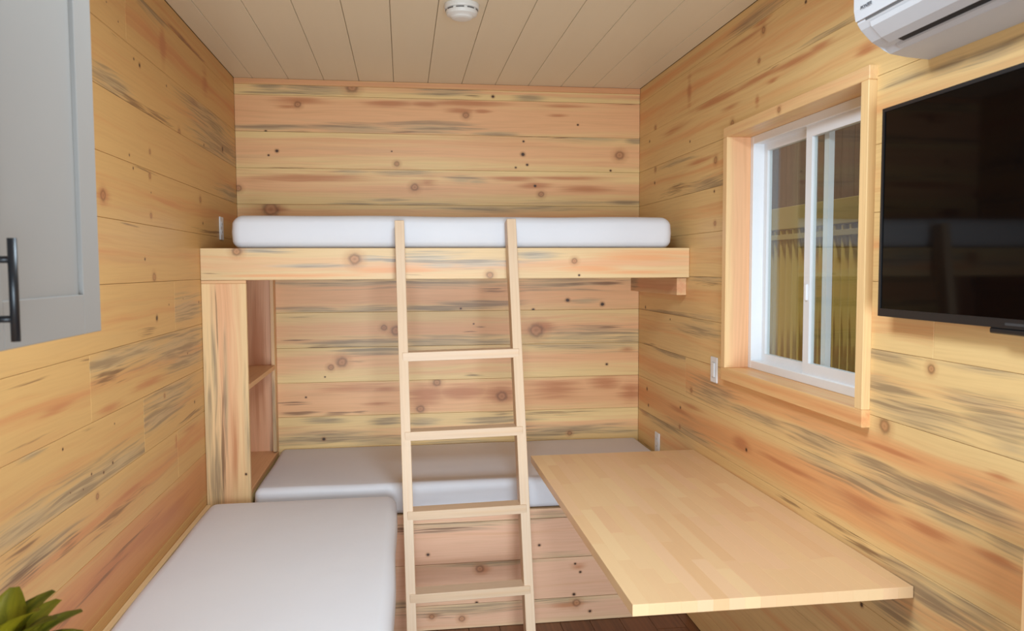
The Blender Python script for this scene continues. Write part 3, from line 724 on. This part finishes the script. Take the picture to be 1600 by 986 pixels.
def lettering(txt, size, loc, rot, mat, name, parent, shear=0.0, depth=.0004):
    cu = bpy.data.curves.new(name, 'FONT'); cu.body = txt; cu.size = size; cu.shear = shear; cu.extrude = depth; cu.resolution_u = 3
    tmp = bpy.data.objects.new('tmp_text', cu); COL.objects.link(tmp)
    bpy.context.view_layer.update()
    me = bpy.data.meshes.new_from_object(tmp.evaluated_get(bpy.context.evaluated_depsgraph_get()))
    bpy.data.objects.remove(tmp); bpy.data.curves.remove(cu)
    o = bpy.data.objects.new(name, me); COL.objects.link(o); me.materials.clear(); me.materials.append(mat)
    o.location = loc; o.rotation_euler = rot
    return under(o, parent)
# reads left to right for someone facing the wall: local X towards -Y
lettering('PIONEER', .0125, (XR-.2182, 1.922, z(.6600)), (math.pi/2-.02, 0, -math.pi/2), plain('grey_print', (92, 92, 98), .5), 'lettering', ac, .15)
tag(ac, 'white wall air conditioner above the television', 'air conditioner')

# ------------------------------------------------------------------ smoke detector
M_sm = plain('smoke_white_plastic', (230, 226, 220), .45)
sd = empty('smoke_detector', (.245, 3.19, ZC))
new_obj('base', lathe_bm([(.070, -.0005), (.070, -.014), (.068, -.020), (.055, -.020)]), M_sm, sd)
bd = new_obj('cover', lathe_bm([(.063, -.0205), (.064, -.030), (.060, -.040), (.048, -.046), (.046, -.047), (.040, -.053), (.030, -.056), (.012, -.057)]), M_sm, sd)
M_gap = plain('detector_slot', (90, 82, 76), .7)
for k in range(9):
    a0_, a1_ = k*2*math.pi/9+.10, (k+1)*2*math.pi/9-.10
    bm = bmesh.new(); pr = None
    for q in range(6):
        a = a0_+(a1_-a0_)*q/5
        v = [bm.verts.new((.0648*math.cos(a), .0648*math.sin(a), zz)) for zz in (-.0225, -.0265)] + [bm.verts.new((.060*math.cos(a), .060*math.sin(a), zz)) for zz in (-.0225, -.0265)]
        if pr:
            for i, j in ((0, 1), (1, 3), (3, 2), (2, 0)): bm.faces.new((pr[i], v[i], v[j], pr[j]))
        pr = v
    new_obj('slot', bm, M_gap, bd)
tag(sd, 'round white smoke detector on the plank ceiling', 'smoke detector')

# ------------------------------------------------------------------ switch and socket plates
M_pl = plain('white_switch_plastic', (232, 230, 230), .35)
M_hole = plain('socket_slots', (70, 68, 66), .5)
def plate(name, x, y, zc, side, toggles, label, cat, group=None):
    o = empty(name, (x, y, zc))
    s = -1 if side == 'right' else 1
    def b(nm, lo, hi, mat, bev, par=None):
        l = [min(s*lo[0], s*hi[0]), lo[1], lo[2]]; h = [max(s*lo[0], s*hi[0]), hi[1], hi[2]]
        ob = box(nm, l, h, mat, None, bev, 1, 'y'); ob.parent = o; return ob
    b('cover_plate', (.0005, -.037, -.058), (.006, .037, .058), M_pl, .002)
    if toggles == 'rocker':
        b('rocker', (.0062, -.016, -.033), (.011, .016, .033), M_pl, .002)
        b('rocker_slot', (.0058, -.018, -.035), (.0065, .018, .035), plain('slot_grey', (190, 188, 186), .5), 0)
    else:
        for zz in (-.02, .02):
            b('socket', (.0062, -.016, zz-.014), (.0078, .016, zz+.014), M_pl, .001)
            for yy in (-.006, .006): b('socket_slot', (.0076, yy-.001, zz-.002), (.0081, yy+.001, zz+.006), M_hole, 0)
    return tag(o, label, cat, group)
plate('light_switch', XR, 3.372, 1.281, 'right', 'rocker', 'white switch plate just left of the window lining', 'switch')
plate('wall_socket', XR, 4.165, .770, 'right', 'socket', 'white socket plate on the right wall behind the table', 'socket')
plate('wall_socket', XL, 4.13, 1.950, 'left', 'socket', 'white plate seen edge-on at the left wall end of the upper bunk', 'socket')

# ------------------------------------------------------------------ grey wall cabinet, top left
M_cab = plain('warm_grey_cabinet_paint', (141, 136, 131), .42)
M_blk = plain('matte_black_metal', (22, 23, 27), .38, .5)
cab = empty('wall_cabinet', (-.74, 1.0, 1.62))
CX, CY1, CZ0, CZ1 = -.596, 1.600, 1.628, 2.70
ubox(cab, 'carcass', (XL+.001, .30, CZ0+.002), (CX-.001, CY1, CZ1), M_cab, .001)
def shaker(y0, y1, hy):
    d = empty('door', (CX, (y0+y1)/2, (CZ0+CZ1)/2)); under(d, cab)
    base = Vector((CX, (y0+y1)/2, (CZ0+CZ1)/2))
    def pb(nm, lo, hi, mat, bev, axis):
        o = box(nm, lo, hi, mat, None, bev, 1, axis); o.location = Vector(o.location)-base; o.parent = d; return o
    w = .078
    pb('stile', (CX, y1-w, CZ0), (CX+.020, y1, CZ1), M_cab, .001, 'z')
    pb('stile', (CX, y0, CZ0), (CX+.020, y0+w, CZ1), M_cab, .001, 'z')
    pb('door_rail', (CX, y0+w, CZ0), (CX+.020, y1-w, CZ0+w-.006), M_cab, .001, 'y')
    pb('door_rail', (CX, y0+w, CZ1-w), (CX+.020, y1-w, CZ1), M_cab, .001, 'y')
    pb('door_panel', (CX+.001, y0+w, CZ0+w-.006), (CX+.012, y1-w, CZ1-w), M_cab, 0, 'y')
    bm = bmesh.new()
    hx = CX+.020+.032
    cyl(bm, (hx, hy, 1.644), (hx, hy, 1.790), .0062)
    for zz in (1.676, 1.760): cyl(bm, (CX+.019, hy, zz), (hx, hy, zz), .005)
    bmesh.ops.translate(bm, verts=bm.verts, vec=-base)
    ho = new_obj('handle', bm, M_blk, d, smooth=False)
    for p in ho.data.polygons: p.use_smooth = len(p.vertices) == 4
shaker(1.150, 1.598, 1.192)
shaker(.692, 1.146, 1.104)
tag(cab, 'grey wall cabinet with recessed door and black bar handle, upper left', 'cabinet')

# ------------------------------------------------------------------ counter with the potted plant (only leaf tips reach the picture)
cnt = empty('kitchen_counter', (-.62, .9, 0))
ubox(cnt, 'carcass', (XL+.001, .30, .002), (-.36, 1.48, .86), M_cab, .001)
ubox(cnt, 'worktop', (XL+.001, .28, .861), (-.32, 1.50, .895), M_stave, .003, 'y')
tag(cnt, 'low grey kitchen counter below the wall cabinet, left of the camera', 'counter')
pot = empty('potted_plant', (-.635, 1.31, .8955))
new_obj('pot', lathe_bm([(.045, 0), (.058, .10), (.062, .105), (.062, .115), (.054, .115), (.050, .10)], 28), plain('white_glazed_pot', (220, 218, 212), .3), pot, smooth=False)
new_obj('soil', lathe_bm([(.050, .098), (.051, .104), (.02, .106)], 20), plain('potting_soil', (52, 40, 30), .9), pot)
def leaf_mat():
    t = NT('yellow_green_leaf')
    co = t.obj(); xyz = t.sep(co)
    v = t.noise(t.vec('MULTIPLY', co, (9, 60, 9)), 1, 2)
    c = t.mix(t.rng(v, .35, .65), lin(92, 98, 24), lin(156, 146, 36))
    c = t.mix(t.rng(xyz[0], .06, .14, 0, .6), c, lin(62, 66, 30))
    c = t.mix(t.math('MULTIPLY', t.rand(), .5), c, lin(178, 160, 30))
    return t.fin(c, .4, .4)
M_leaf = leaf_mat()
def leaf(L, W):
    bm = bmesh.new(); n = 9; rows_ = []
    for i in range(n+1):
        u = i/n; w = W*math.sin(math.pi*min(1, .06+u*.88))**.8*(1-.15*u)
        x = L*u*(1-.12*u); zz = .45*L*u - .55*L*u*u
        rows_.append([bm.verts.new((x, sy*w, zz+abs(sy)*w*.35)) for sy in (-1, -.5, 0, .5, 1)])
    for a, b in zip(rows_, rows_[1:]):
        for j in range(4): bm.faces.new((a[j], a[j+1], b[j+1], b[j]))
    bmesh.ops.solidify(bm, geom=list(bm.faces), thickness=.0012)
    return bm
for k, (az, el, L, zb) in enumerate(LEAVES):
    new_obj('leaf', leaf(L, .033), M_leaf, pot, (0, 0, zb), (0, -math.radians(el), math.radians(az)), smooth=True)
st = bmesh.new(); cyl(st, (0, 0, .10), (.004, .006, .24), .006, 10, .004)
new_obj('stem', st, plain('green_stem', (96, 104, 44), .5), pot)
tag(pot, 'leafy yellow-green plant at the lower left corner of the photo', 'plant')

# ------------------------------------------------------------------ cabinet whose edge shows at the far right
pc = empty('pine_cabinet', (1.33, 1.0, 0))
mpc = pine('pine_end_panel', .1, .6, [], stain=.05)
ubox(pc, 'end_panel', (1.255, 1.400, .002), (XR-.001, 1.420, 1.155), mpc, .002, 'z')
ubox(pc, 'front_panel', (1.255, .60, .002), (1.275, 1.399, 1.155), mpc, .002, 'y')
ubox(pc, 'top', (1.276, .60, 1.135), (XR-.001, 1.399, 1.155), mpc, .002, 'y')
tag(pc, 'shallow pine cabinet at the right edge below the television', 'cabinet')
